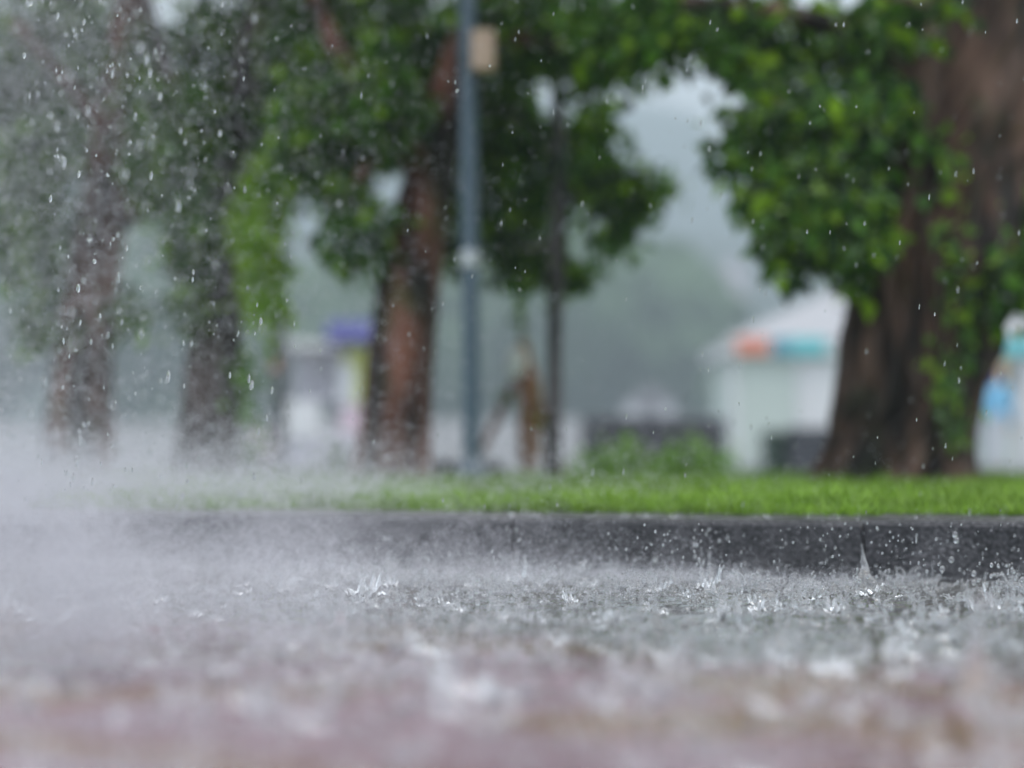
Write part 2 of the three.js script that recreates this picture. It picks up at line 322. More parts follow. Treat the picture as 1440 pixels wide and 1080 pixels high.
tree({
  name: 'broadleaf_tree', label: 'reddish trunk half lost in the dense white spray', group: 'trees in the lawn', Z: 14, seed: 6, bark: RED, ridge: 0.07, radial: 80, rows: 100, leaf: 0.105,
  trunk: [[108, 690, 58], [110, 650, 50], [114, 560, 45], [122, 450, 42], [136, 350, 38], [152, 250, 32], [168, 130, 26], [178, 30, 22], [190, -150, 20], [205, -500, 12]],
  limbs: [[[140, 330, 22], [190, 290, 18, -0.1], [215, 230, 14, -0.2], [250, 120, 9]], [[160, 200, 14], [90, 110, 10, -0.2], [20, 30, 7]]],
  blobs: [
    [90, 100, 130, 150, 15.0, 0.8, 250], [45, 300, 60, 130, 13.8, 0.6, 110], [205, 150, 50, 150, 14.1, 0.5, 90], [180, 435, 18, 30, 13.8, 0.12, 9], [60, 450, 30, 50, 13.8, 0.25, 16], [-30, 200, 80, 200, 14.2, 0.6, 150],
  ],
  upper: [-3.6, 5.4, -14.2, 2.4, 2.0, 2.2, 380],
});
// ivy climbing the thick trunk: stem and single leaves
{
  const base = at(1352, 664, 10.05), root = thing('ivy', base);
  tag(root, 'green ivy climbing the thick furrowed trunk', 'ivy');
  const surf = (px, py) => { const cx = 1268 + (668 - py) * 0.152, hw = 100, u = clamp((px - cx) / hw, -0.97, 0.97); return [at(px, py, 10.5 - 0.36 * Math.sqrt(1 - u * u) - 0.02), V(u, 0, Math.sqrt(1 - u * u))]; };
  for (const st of [[[1345, 660], [1352, 560], [1348, 460], [1362, 360], [1375, 250]], [[1322, 640], [1330, 520], [1318, 400], [1300, 300]]]) wpart(root, 'stem', limb(st.map(([x, y]) => [surf(x, y)[0], 0.009]), 8, 30), std(0.09, 0.07, 0.05));
  for (let i = 0; i < 210; i++) {
    const y = rnd() < 0.75 ? rr(330, 630) : rr(180, 420), c = 1350 + 14 * Math.sin(y * 0.02) - (y < 400 ? (400 - y) * 0.12 * rnd() : 0), x = c + gauss() * (y < 430 ? 24 : 14), [q, n] = surf(x, y);
    singleLeaf(root, q, rr(0.045, 0.095), 'leaf', [0, 1, 3, 5, 4][Math.floor(rnd() * 5)], n);
  }
}
// ---------------------------------------------------------------- grass, shrub, rocks
{
  const p = [], idx = [];
  for (let b = 0; b < 14; b++) {
    const a = rnd() * 6.283, r = rnd() * 0.035, h = rr(0.03, 0.062), lean = rr(0.1, 0.7), w = rr(0.0018, 0.003), x = Math.cos(a) * r, z = Math.sin(a) * r, da = rnd() * 6.283, cx = Math.cos(da), cz = Math.sin(da), k = p.length / 3;
    for (const [t, ww] of [[0, 1], [0.5, 0.8], [1, 0.1]]) { const o = lean * h * t * t; p.push(x + cx * o - cz * w * ww, h * t, z + cz * o + cx * w * ww, x + cx * o + cz * w * ww, h * t, z + cz * o - cx * w * ww); }
    idx.push(k, k + 1, k + 2, k + 1, k + 3, k + 2, k + 2, k + 3, k + 4, k + 3, k + 5, k + 4);
  }
  const gm = phys(1, 1, 1, 1, { transmission: 0.3 }); gm.side = THREE.DoubleSide;
  const n = 20000, im = new THREE.InstancedMesh(geoOf(p, idx), gm, n), M = new THREE.Matrix4(), Q = new THREE.Quaternion(), C = new THREE.Color();
  for (let i = 0; i < n; i++) {
    const d = KERB_W - 0.035 + 10.5 * Math.pow(rnd(), 1.7), s = rr(-1.6 - d * 0.75, 2.0 + d * 0.35), q = kp(s, d, lawnY(s, d) - 0.004), sc = (rr(0.6, 1.2) + (rnd() < 0.12 ? 0.5 : 0) + 0.7 * Math.max(0, fbm(s * 0.9, d * 0.9, 12, 2))) * (d < 0.35 ? 0.75 : 1);
    M.compose(q, Q.setFromAxisAngle(V(0, 1, 0), rnd() * 6.283), V(sc * 1.3, sc, sc * 1.3)); im.setMatrixAt(i, M);
    const f = rr(0.8, 1.15) * (1 + 0.9 * fbm(s * 1.3, d * 1.3, 2, 3));
    im.setColorAt(i, C.setRGB(0.18 * f, 0.32 * f, 0.025 * f));
  }
  im.name = 'grass'; sh(im); scene.add(im); tag(im, 'short wet bright green grass behind the kerb', 'grass', null, 'stuff');
}
function shrub(label, blobs, Z, px, leaf) {
  const base = at(px, 660, Z); base.y = lawnY(sOf(base.x, base.z), dOf(base.x, base.z));
  const root = thing('shrub', base); tag(root, label, 'shrub', 'shrubs in the lawn');
  for (let i = 0; i < 6; i++) { const b = blobs[i % blobs.length], tip = at(b[0] + gauss() * b[2] * 0.5, b[1] - b[3] * 0.3, Z); wpart(root, 'stem', limb([[V(base.x + gauss() * 0.05, base.y - 0.03, base.z + gauss() * 0.05), 0.009], [V((base.x + tip.x) / 2, base.y + (tip.y - base.y) * 0.3, tip.z), 0.007], [tip, 0.004]], 7, 6), std(0.09, 0.07, 0.045)); }
  const L = new Leaves(); foliage(L, blobs, leaf); wpart(root, 'foliage', L.geo(), leafMat).userData.kind = 'stuff';
}
shrub('loose spreading green shrub in front of the low dark wall', [[850, 652, 50, 14, 15, 0.3, 18, 3], [930, 652, 70, 14, 15, 0.3, 24, 3], [885, 625, 18, 26, 15, 0.15, 6, 3], [1000, 646, 34, 20, 15, 0.2, 11, 3], [970, 630, 14, 18, 15, 0.12, 3, 3]], 15, 920, 0.075);
shrub('small leafy shrub at the foot of the ivy-hung trunk', [[345, 645, 22, 20, 14, 0.2, 14, 1], [470, 650, 16, 14, 14, 0.2, 8]], 14, 350, 0.07);
function rock(label, px, py, r, Z) {
  const g = new THREE.IcosahedronGeometry(1, 4), p = g.attributes.position, k = Z / FPX;
  for (let i = 0; i < p.count; i++) { const v = V().fromBufferAttribute(p, i), n = 1 + 0.35 * fbm(v.x * 1.4 + px, v.y * 1.4, v.z * 1.4, 4); p.setXYZ(i, v.x * n, v.y * n * 0.9, v.z * n); }
  g.computeVertexNormals(); g.scale(r * k, r * k, r * k);
  const m = solo('rock', g, std(0.05, 0.05, 0.062, 0.5)), q = at(px, py, Z); m.position.copy(q); m.position.y = lawnY(sOf(q.x, q.z), dOf(q.x, q.z)) + r * k * 0.7; tag(m, label, 'rock', 'dark rocks in the grass');
}
rock('dark rounded rock between the leaning trunk and the lamp post', 628, 648, 24, 13.2);
rock('dark rounded rock between the lamp post and the staked sapling', 694, 652, 21, 13.2);

// ---------------------------------------------------------------- lamp post, staked sapling, slim post
{
  const Z = 11.2, base = at(664, 672, Z); base.y = lawnY(sOf(base.x, base.z), dOf(base.x, base.z)) - 0.01;
  const root = thing('lamp_post', base); tag(root, 'blue-grey metal lamp post with a beige box near its top', 'lamp post');
  const paint = std(0.10, 0.145, 0.19, 0.4), pale = std(0.62, 0.64, 0.68, 0.5), beige = std(0.62, 0.44, 0.33, 0.6);
  const top = at(658, 10, Z), lean = V().subVectors(top, base).divideScalar(top.y - base.y), pt = (y) => V().copy(lean).multiplyScalar(y);
  lpart(root, 'pole', limb([[pt(0), 0.05], [pt(1.5), 0.048], [pt(3), 0.044], [pt(4.6), 0.036]], 24, 12), paint);
  lpart(root, 'base_collar', limb([[pt(-0.01), 0.085], [pt(0.1), 0.08], [pt(0.14), 0.055]], 24, 6), paint);
  const band = at(661, 365, Z).sub(base); lpart(root, 'band', limb([[pt(band.y - 0.045), 0.053], [pt(band.y + 0.045), 0.053]], 24, 1), pale);
  const bq = at(680, 76, Z).sub(base), b = lpart(root, 'box', box(0.125, 0.215, 0.11, 0.02), beige); b.position.set(bq.x, bq.y, 0.075);
  const cl = lpart(root, 'clamp', limb([[pt(bq.y - 0.03), 0.054], [pt(bq.y + 0.03), 0.054]], 24, 1), paint);
  lpart(root, 'lamp_arm', limb([[pt(4.5), 0.03], [pt(4.7), 0.03], [V(0.5, 4.85, 0.1), 0.025]], 14, 10), paint);
  const hd = lpart(root, 'lamp_head', box(0.6, 0.1, 0.22, 0.04), paint); hd.position.set(0.72, 4.84, 0.12);
}
{
  const Z = 14, base = at(740, 668, Z); base.y = lawnY(sOf(base.x, base.z), dOf(base.x, base.z));
  const root = thing('staked_sapling', base); tag(root, 'young sapling wrapped in brown sacking, held by leaning wooden stakes', 'sapling');
  const sack = std(0.20, 0.115, 0.045, 0.95), wood = std(0.27, 0.13, 0.10, 0.8);
  const wrap = (t, a, q) => [0.12 * fbm(Math.cos(a) * 2, q.y * 9, Math.sin(a) * 2, 3) + 0.05 * Math.sin(q.y * 60 + a), null];
  wpart(root, 'sacking', limb([[at(744, 655, Z), 0.075], [at(745, 600, Z), 0.078], [at(746, 550, Z), 0.075], [at(738, 520, Z), 0.07], [at(735, 480, Z), 0.035]], 28, 40, wrap), sack);
  wpart(root, 'trunk', limb([[V(base.x, base.y - 0.05, base.z), 0.03], [at(744, 600, Z), 0.028], [at(735, 480, Z), 0.022], [at(735, 390, Z), 0.015], [at(738, 300, Z), 0.009]], 12, 20), std(0.16, 0.19, 0.10, 0.8));
  for (const [a, b, dz] of [[[722, 540], [652, 664], 0.1], [[740, 515], [796, 664], 0.12], [[735, 530], [745, 664], -0.6]]) { const e = at(b[0], b[1], Z + dz * 0.5); e.y = base.y - 0.04; wpart(root, 'stake', rod(at(a[0], a[1], Z - 0.06), e, 0.026, 0.026, 8), wood); }
  const tie = lpart(root, 'tie', new THREE.TorusGeometry(0.085, 0.012, 8, 24), wood); tie.rotation.x = Math.PI / 2; tie.position.copy(at(738, 532, Z)).sub(root.position);
  const glintG = new THREE.SphereGeometry(1, 20, 14); glintG.scale(0.062, 0.1, 0.014); const glint = lpart(root, 'tag', glintG, std(0.9, 0.9, 0.92, 0.4)); glint.position.copy(at(726, 509, Z - 0.17)).sub(root.position);  // enlarged white oval standing in for a small blurred highlight
  for (const [px, py, n] of [[708, 548, 9], [758, 577, 10], [735, 430, 14], [735, 375, 16]]) for (let i = 0; i < n; i++) singleLeaf(root, at(px + gauss() * 9, py + gauss() * 14, Z - 0.1 + gauss() * 0.05), rr(0.05, 0.09));
}
const greyPaint = std(0.30, 0.30, 0.34, 0.5);
{
  const Z = 22, base = at(395, 668, Z); base.y = lawnY(0, 17);
  const root = thing('sign_post', base); tag(root, 'slim lilac-grey post with a small orange plate, beyond the ivy-hung trunk', 'post');
  const top = at(392, 190, Z).sub(base);
  lpart(root, 'pole', limb([[V(0, 0, 0), 0.07], [top, 0.065]], 16, 4), std(0.06, 0.06, 0.075, 0.5));
  const s = lpart(root, 'plate', box(0.09, 0.14, 0.02, 0.008), std(0.45, 0.2, 0.12, 0.5)); s.position.copy(at(388, 512, Z).sub(base)); s.position.z = 0.06;
}
// ---------------------------------------------------------------- stalls and far things
const mint = std(0.60, 0.68, 0.64, 0.6), white = std(0.78, 0.79, 0.81, 0.5), coral = std(0.78, 0.28, 0.2, 0.5), teal = std(0.16, 0.60, 0.66, 0.5), darkP = std(0.05, 0.052, 0.065, 0.55), cream = std(0.85, 0.62, 0.33, 0.6), teal2 = std(0.10, 0.36, 0.5, 0.5);
const frontZ = 32, KP = FPX / frontZ;
const groundAt = (p) => { const s = sOf(p.x, p.z), d = dOf(p.x, p.z); return d > 19 ? farY(s, d) - 0.006 : lawnY(s, d); };
{
  const X0 = (1030 - 720) / KP, X1 = 8.9, Zd = 3.2, base = V(X0, 0, -frontZ); base.y = groundAt(base);
  const root = thing('kiosk', base); tag(root, 'pale mint kiosk with white hipped roof and coral and teal signs', 'kiosk');
  const W = X1 - X0, wallH = at(0, 497, frontZ).y - base.y, B = (name, x, y, z, w, h, d, m, par = root) => { const o = lpart(par, name, box(w, h, d, 0.012), m); o.position.set(x, y, z); return o; };
  B('floor', W / 2, 0.04, -Zd / 2, W, 0.08, Zd, greyPaint);
  B('back_wall', W / 2, wallH / 2, -Zd + 0.04, W, wallH - 0.1, 0.06, mint);
  B('side_wall', 0.04, wallH / 2, -Zd / 2, 0.06, wallH - 0.1, Zd - 0.2, mint); B('side_wall', W - 0.04, wallH / 2, -Zd / 2, 0.06, wallH - 0.1, Zd - 0.2, mint);
  const posts = [0.03, 1.0, 1.62, 2.6, 3.5, 4.3, W - 0.03];
  for (const x of posts) B('post', x, wallH / 2, 0, 0.09, wallH, 0.09, white);
  for (let i = 0; i < posts.length - 1; i++) {
    const a = posts[i] + 0.05, b = posts[i + 1] - 0.05, hatch = i === 3 || i === 4, low = i === 1 ? 0.52 : 0.1;
    if (hatch) { B('wall_panel', (a + b) / 2, 0.5, 0, b - a, 0.8, 0.05, mint); B('counter', (a + b) / 2, 0.93, 0.12, b - a, 0.05, 0.4, white); }
    else B('wall_panel', (a + b) / 2, (wallH - 0.1 + low) / 2, 0, b - a, wallH - 0.1 - low, 0.05, i % 2 ? white : mint);
  }
  B('plinth', 1.1, 0.28, -0.02, 1.1, 0.5, 0.05, darkP);
  B('fascia', W / 2, wallH + 0.09, 0.13, W + 0.28, 0.22, 0.04, white); B('fascia', -0.12, wallH + 0.09, -Zd / 2, 0.04, 0.22, Zd + 0.2, white);
  for (const [x0, x1, m] of [[1034, 1080, coral], [1086, 1106, teal2], [1108, 1160, teal], [1398, 1470, teal]]) B('sign_board', ((x0 + x1) / 2 - 720) / KP - X0, wallH + 0.1, 0.167, (x1 - x0) / KP, 0.26, 0.03, m);
  B('menu_board', (1396 - 720) / KP - X0, 1.35, 0.1, 0.34, 0.85, 0.03, cream);
  // hipped roof
  const roofM = std(0.36, 0.37, 0.4, 0.6);
  const e = 0.16, y0 = wallH + 0.2, y1 = y0 + 1.3, rx = 2.7, P = [[-e, y0, e], [W + e, y0, e], [W + e, y0, -Zd - e], [-e, y0, -Zd - e], [rx, y1, -Zd / 2], [W - rx, y1, -Zd / 2]];
  const roof = (ids, nm) => { const pos = [], idx = []; for (const k of ids) pos.push(...P[k]); for (const k of ids) pos.push(P[k][0], P[k][1] - 0.05, P[k][2]); const n = ids.length; for (let i = 1; i < n - 1; i++) { idx.push(0, i, i + 1, n, n + i + 1, n + i); } for (let i = 0; i < n; i++) { const j = (i + 1) % n; idx.push(i, n + i, j, j, n + i, n + j); } lpart(root, nm, geoOf(pos, idx).toNonIndexed(), roofM).geometry.computeVertexNormals(); };
  roof([0, 1, 5, 4], 'roof_panel'); roof([1, 2, 5], 'roof_panel'); roof([2, 3, 4, 5], 'roof_panel'); roof([3, 0, 4], 'roof_panel');
}
function bin(label, px, Z, w, h, m) {
  const q = at(px, 660, Z), base = V(q.x, 0, q.z); base.y = groundAt(base);
  const root = thing('litter_bin', base); tag(root, label, 'bin', 'dark bins at the kiosk');
  const g = new THREE.CylinderGeometry(w * 0.5, w * 0.42, h, 20); g.translate(0, h / 2, 0); lpart(root, 'body', g, m);
  const l = new THREE.CylinderGeometry(w * 0.36, w * 0.53, 0.07, 20); l.translate(0, h + 0.036, 0); lpart(root, 'lid', l, m);
}
bin('dark green bin in front of the mint kiosk wall', 1090, 30.5, 0.42, 0.56, std(0.025, 0.05, 0.035, 0.5));
{
  const q = at(1150, 660, 30.4), base = V(q.x, 0, q.z); base.y = groundAt(base);
  const root = thing('storage_box', base); tag(root, 'long dark grey storage box against the front of the mint kiosk', 'box');
  lpart(root, 'body', box(0.82, 0.58, 0.45, 0.03), darkP).position.y = 0.30; lpart(root, 'lid', box(0.86, 0.06, 0.49, 0.02), darkP).position.y = 0.63;
}
// a second stall seen hazily between the trunks
{
  const Z = 34, k = Z / FPX, q = at(455, 660, Z), base = V(q.x, 0, -Z); base.y = groundAt(base);
  const root = thing('market_stall', base); tag(root, 'white market stall with blue canopy and lime panel beyond the trunks', 'stall');
  const B = (name, px, py, w, h, d, z, m) => { const o = lpart(root, name, box(w * k, h * k, d, 0.015), m), p = at(px, py, Z); o.position.set(p.x - base.x, p.y - base.y, z); return o; };
  const paleLilac = std(0.62, 0.6, 0.68, 0.7), lime = std(0.5, 0.53, 0.1, 0.6), blue = std(0.16, 0.16, 0.48, 0.6), pinkish = std(0.66, 0.52, 0.6, 0.7);
  for (const px of [404, 545]) { const p = at(px, 560, Z); lpart(root, 'post', rod(V(p.x - base.x, 0, 0), V(p.x - base.x, at(px, 470, Z).y - base.y, 0), 0.03), greyPaint); lpart(root, 'post', rod(V(p.x - base.x, 0, -1.4), V(p.x - base.x, at(px, 470, Z).y - base.y, -1.4), 0.03), greyPaint); }
  B('back_panel', 440, 520, 74, 90, 0.04, -1.2, paleLilac); B('canopy', 508, 466, 92, 24, 1.9, -0.6, blue); B('canopy', 430, 486, 60, 8, 1.9, -0.6, white);
  B('lime_panel', 506, 528, 50, 80, 0.05, -0.1, lime); B('white_panel', 488, 540, 22, 58, 0.05, 0.0, white); B('counter', 470, 640, 130, 45, 0.6, 0.2, paleLilac); B('counter_cloth', 430, 592, 44, 52, 0.5, 0.35, white); B('lower_panel', 500, 590, 44, 36, 0.05, 0, pinkish);
}
{
  const q = at(370, 650, 30), base = V(q.x, 0, -30); base.y = groundAt(base);
  const root = thing('sack', base), g = new THREE.SphereGeometry(0.25, 24, 18), p = g.attributes.position;
  for (let i = 0; i < p.count; i++) { const y = p.getY(i), f = 1 + 0.25 * fbm(p.getX(i) * 5, y * 5, p.getZ(i) * 5, 3); p.setXYZ(i, p.getX(i) * f, y * 1.25 + 0.29, p.getZ(i) * f); }
  g.computeVertexNormals(); lpart(root, 'bag', g, std(0.6, 0.5, 0.6, 0.6)); const n = new THREE.CylinderGeometry(0.1, 0.05, 0.12, 14); n.translate(0, 0.64, 0); lpart(root, 'neck', n, std(0.6, 0.5, 0.6, 0.6)); tag(root, 'pale pink sack standing near the slim grey post', 'sack');
}
{
  const Z = 27, a = at(806, 640, Z), b = at(1030, 640, Z + 1.5), base = V((a.x + b.x) / 2, 0, -Z - 0.7); base.y = groundAt(base);
  const root = thing('low_wall', base); tag(root, 'low dark grey wall behind the spreading shrub', 'wall');
  const w = b.x - a.x, h = at(0, 592, Z).y - base.y, ang = Math.atan2(1.5, w);
  const body = lpart(root, 'wall_body', box(w, h, 0.3, 0.02), std(0.06, 0.06, 0.075, 0.8)); body.position.y = h / 2; root.rotation.y = ang;
  const n = 5; for (let i = 0; i < n; i++) { const c = lpart(root, 'coping_stone', box(w / n - 0.012, 0.07, 0.38, 0.015), std(0.15, 0.15, 0.18, 0.7)); c.position.set(-w / 2 + w / n * (i + 0.5), h + 0.037, 0); }
}
{
  const Z = 88, q = at(912, 640, Z), base = V(q.x, 0, -Z); base.y = groundAt(base);
  const root = thing('shed', base); tag(root, 'small pale shed far off above the low dark wall', 'shed');
  const h = at(0, 566, Z).y - base.y, w = 2.0; lpart(root, 'wall', box(w, h, 2, 0.02), white).position.y = h / 2;
  const s = new THREE.Shape([new THREE.Vector2(-w / 2 - 0.2, 0), new THREE.Vector2(w / 2 + 0.2, 0), new THREE.Vector2(0, 0.6)]), g = new THREE.ExtrudeGeometry(s, { depth: 2.4, bevelEnabled: false }); g.translate(0, h, -1.2); lpart(root, 'roof', g, std(0.3, 0.3, 0.33));
  lpart(root, 'door', box(0.7, 1.2, 0.05, 0.01), std(0.3, 0.3, 0.32)).position.set(0, 0.62, 1.02);
}
{
  const Z = 400, q = at(1030, 640, Z), base = V(q.x, 1.5, -Z);
  const root = thing('tower', base); tag(root, 'pale narrow tower standing hazily above the kiosk roof', 'tower');
  const h = at(0, 392, Z).y - 1.5, m = std(0.7, 0.64, 0.7, 0.8); lpart(root, 'shaft', box(5.6, h, 5.6, 0.05), m).position.y = h / 2;
  const c = new THREE.ConeGeometry(4.6, 4, 4); c.rotateY(Math.PI / 4); c.translate(0, h + 2, 0); lpart(root, 'roof', c, std(0.35, 0.33, 0.38)); for (const y of [0.6, 0.8]) lpart(root, 'window', box(1.2, 2, 0.06, 0.01), darkP).position.set(0, h * y, 2.83);
}
{                                                            // the wood: one hazy mass of crowns
  const L = [];
  for (let i = 0; i < 130; i++) {
    const Z = rr(290, 370), x = rr(-0.33, 0.33) * Z, edge = x / Z > 0.045 ? Math.max(0.25, 1 - (x / Z - 0.045) * 9) : 1, top = (24 + 8.8 * rnd() + 5.6 * Math.sin(x * 0.075)) * edge, g = new THREE.IcosahedronGeometry(rr(6, 10.4), 2), p = g.attributes.position;
    for (let k = 0; k < p.count; k++) { const v = V().fromBufferAttribute(p, k), n = 1 + 0.7 * fbm(v.x * 0.22 + i, v.y * 0.22, v.z * 0.22, 3); p.setXYZ(k, v.x * n, v.y * n * 1.1, v.z * n); }
    g.translate(x, 5 + Math.max(2, top - 8) * Math.sqrt(rnd()), -Z); g.computeVertexNormals(); L.push(g);
  }
  tag(solo('wood', merge(L), std(0.06, 0.11, 0.05, 1)), 'hazy mass of grey-green trees at the foot of the hillside', 'wood', null, 'stuff');
}
// ---------------------------------------------------------------- the person at the kiosk
function surfaceNet(f, lo, hi, c) {                          // smooth surface of a distance field
  const n = [0, 1, 2].map((k) => Math.ceil((hi[k] - lo[k]) / c) + 1), at3 = (i, j, k) => (k * n[1] + j) * n[0] + i, val = new Float32Array(n[0] * n[1] * n[2]), id = new Int32Array(val.length).fill(-1), pos = [], idx = [];
  for (let k = 0; k < n[2]; k++) for (let j = 0; j < n[1]; j++) for (let i = 0; i < n[0]; i++) val[at3(i, j, k)] = f(lo[0] + i * c, lo[1] + j * c, lo[2] + k * c);
  for (let k = 0; k < n[2] - 1; k++) for (let j = 0; j < n[1] - 1; j++) for (let i = 0; i < n[0] - 1; i++) {
    let sx = 0, sy = 0, sz = 0, m = 0;
    const e = (a, b) => { const va = val[at3(i + a[0], j + a[1], k + a[2])], vb = val[at3(i + b[0], j + b[1], k + b[2])]; if ((va < 0) !== (vb < 0)) { const t = va / (va - vb); sx += a[0] + (b[0] - a[0]) * t; sy += a[1] + (b[1] - a[1]) * t; sz += a[2] + (b[2] - a[2]) * t; m++; } };
    for (let a = 0; a < 2; a++) for (let b = 0; b < 2; b++) { e([0, a, b], [1, a, b]); e([a, 0, b], [a, 1, b]); e([a, b, 0], [a, b, 1]); }
    if (m) { id[at3(i, j, k)] = pos.length / 3; pos.push(lo[0] + (i + sx / m) * c, lo[1] + (j + sy / m) * c, lo[2] + (k + sz / m) * c); }
  }
  for (let k = 1; k < n[2] - 1; k++) for (let j = 1; j < n[1] - 1; j++) for (let i = 1; i < n[0] - 1; i++) {
    const v = val[at3(i, j, k)] < 0, quad = (a, b, d, e, s) => { if (a < 0 || b < 0 || d < 0 || e < 0) return; s ? idx.push(a, b, d, a, d, e) : idx.push(a, d, b, a, e, d); };
    if (v !== val[at3(i + 1, j, k)] < 0) quad(id[at3(i, j - 1, k - 1)], id[at3(i, j, k - 1)], id[at3(i, j, k)], id[at3(i, j - 1, k)], v);
    if (v !== val[at3(i, j + 1, k)] < 0) quad(id[at3(i - 1, j, k - 1)], id[at3(i - 1, j, k)], id[at3(i, j, k)], id[at3(i, j, k - 1)], v);
    if (v !== val[at3(i, j, k + 1)] < 0) quad(id[at3(i - 1, j - 1, k)], id[at3(i, j - 1, k)], id[at3(i, j, k)], id[at3(i - 1, j, k)], v);
  }
  return geoOf(pos, idx);
}
const capsule = (x, y, z, [ax, ay, az, ra], [bx, by, bz, rb]) => { const px = x - ax, py = y - ay, pz = z - az, dx = bx - ax, dy = by - ay, dz = bz - az, t = clamp((px * dx + py * dy + pz * dz) / (dx * dx + dy * dy + dz * dz), 0, 1); return Math.hypot(px - dx * t, py - dy * t, pz - dz * t) - (ra + (rb - ra) * t); };
const smin = (a, b, k) => { const h = Math.max(k - Math.abs(a - b), 0) / k; return Math.min(a, b) - h * h * k * 0.25; };
const field = (bones, k, grow = 0) => (x, y, z) => { let d = 9; for (const [a, b] of bones) d = smin(d, capsule(x, y, z, a, b), k); return d - grow; };
{
  const q = at(1399, 660, 31.2), base = V(q.x, 0, q.z); base.y = groundAt(base);
  const root = thing('person', base); tag(root, 'person in light blue top and pale trousers standing at the kiosk', 'person');
  const skin = std(0.5, 0.3, 0.22, 0.6), topM = std(0.24, 0.58, 0.85, 0.7), trou = std(0.72, 0.74, 0.78, 0.8), hair = std(0.05, 0.035, 0.20, 0.6), shoe = std(0.2, 0.2, 0.22, 0.6);
  const S = 1.52 / 1.7, j = (x, y, z, r) => [x * S, y * S, z * S, r * S];
  const pel = j(0, 0.92, 0, 0.12), chest = j(0, 1.28, 0, 0.125), neck = j(0, 1.44, 0.0, 0.06), nk2 = j(0, 1.5, 0.01, 0.05);
  const legs = [], arms = [], handB = [];
  for (const s of [-1, 1]) {
    legs.push([j(0.085 * s, 0.9, 0, 0.1), j(0.1 * s, 0.5, 0.015, 0.06)], [j(0.1 * s, 0.5, 0.015, 0.06), j(0.1 * s, 0.08, -0.01, 0.04)], [j(0.1 * s, 0.05, -0.02, 0.042), j(0.115 * s, 0.035, 0.13, 0.034)]);
    const el = j(0.235 * s, 1.1, -0.03, 0.042), wr = s > 0 ? j(0.19, 0.98, 0.19, 0.03) : j(-0.25, 0.86, 0.06, 0.03);
    arms.push([j(0.165 * s, 1.38, 0, 0.06), el], [el, wr]);
    const dir = s > 0 ? V(-0.2, -0.1, 1).normalize() : V(0, -1, 0.15).normalize(), across = V(0, 0, 1).cross(dir).lengthSq() > 0.3 ? V(0.15 * s, 0, 1).normalize() : V(1, 0, 0);
    across.addScaledVector(dir, -across.dot(dir)).normalize(); const w = V(wr[0], wr[1], wr[2]), pv = (u, a, r, o = 0) => { const nrm = V().crossVectors(dir, across).multiplyScalar(o); const p = V().copy(w).addScaledVector(dir, u * S).addScaledVector(across, a * S).addScaledVector(nrm, S); return [p.x, p.y, p.z, r * S]; };
    handB.push([pv(0, 0, 0.026), pv(0.075, -0.015, 0.02)], [pv(0.01, 0.01, 0.022), pv(0.075, 0.02, 0.02)]);
    [[-0.033, 0.062], [-0.011, 0.074], [0.011, 0.07], [0.031, 0.055]].forEach(([a, l]) => handB.push([pv(0.075, a, 0.0095), pv(0.075 + l * 0.55, a * 1.1, 0.009, 0.006)], [pv(0.075 + l * 0.55, a * 1.1, 0.009, 0.006), pv(0.075 + l, a * 1.1, 0.0075, 0.022)]));
    handB.push([pv(0.02, -0.028, 0.012), pv(0.055, -0.058, 0.0105, 0.01)], [pv(0.055, -0.058, 0.0105, 0.01), pv(0.085, -0.062, 0.009, 0.02)]);
  }
  const head = [[j(0, 1.6, 0.0, 0.088), j(0, 1.63, -0.015, 0.094)], [j(0, 1.555, 0.035, 0.055), j(0, 1.54, 0.055, 0.042)], [j(0, 1.6, 0.09, 0.012), j(0, 1.575, 0.108, 0.014)], [j(-0.094, 1.6, 0, 0.014), j(-0.096, 1.575, 0, 0.012)], [j(0.094, 1.6, 0, 0.014), j(0.096, 1.575, 0, 0.012)], [j(-0.02, 1.545, 0.09, 0.009), j(0.02, 1.545, 0.09, 0.009)]];
  const bodyF = field([[pel, chest], [chest, neck], [neck, nk2], [nk2, j(0, 1.58, 0.01, 0.06)], [j(-0.12, 1.36, 0, 0.07), j(0.12, 1.36, 0, 0.07)], ...legs, ...arms], 0.05);
  const g1 = surfaceNet(bodyF, [-0.4, -0.02, -0.25], [0.4, 1.4, 0.35], 0.012), g2 = surfaceNet(field(head, 0.03), [-0.15, 1.3, -0.15], [0.15, 1.6, 0.15], 0.005), g3 = surfaceNet(field(handB, 0.012), [-0.36, 0.6, -0.1], [0.36, 0.98, 0.4], 0.0045);
  lpart(root, 'body', merge([g1, g2, g3]), skin);
  const cut = (f, lo, hi) => (x, y, z) => Math.max(f(x, y, z), lo - y, y - hi);
  lpart(root, 'top', surfaceNet(cut(field([[pel, chest], [chest, neck], [j(-0.13, 1.37, 0, 0.07), j(0.13, 1.37, 0, 0.07)], ...arms], 0.05, 0.022), 0.78 * S, 1.47 * S), [-0.4, 0.6, -0.25], [0.4, 1.4, 0.35], 0.012), topM);
  lpart(root, 'trousers', surfaceNet(cut(field([[pel, j(0, 1.0, 0, 0.115)], ...legs], 0.04, 0.018), 0.1, 0.98 * S), [-0.3, 0, -0.2], [0.3, 0.95, 0.25], 0.012), trou);
  lpart(root, 'hair', surfaceNet((x, y, z) => Math.max(field([[j(0, 1.61, -0.015, 0.1), j(0, 1.645, -0.025, 0.1)], [j(0, 1.58, -0.05, 0.09), j(0, 1.42, -0.075, 0.06)]], 0.05)(x, y, z), z - (0.03 + Math.max(0, y - 1.63 * S) * 0.8)), [-0.15, 1.15, -0.2], [0.15, 1.65, 0.15], 0.006), hair);
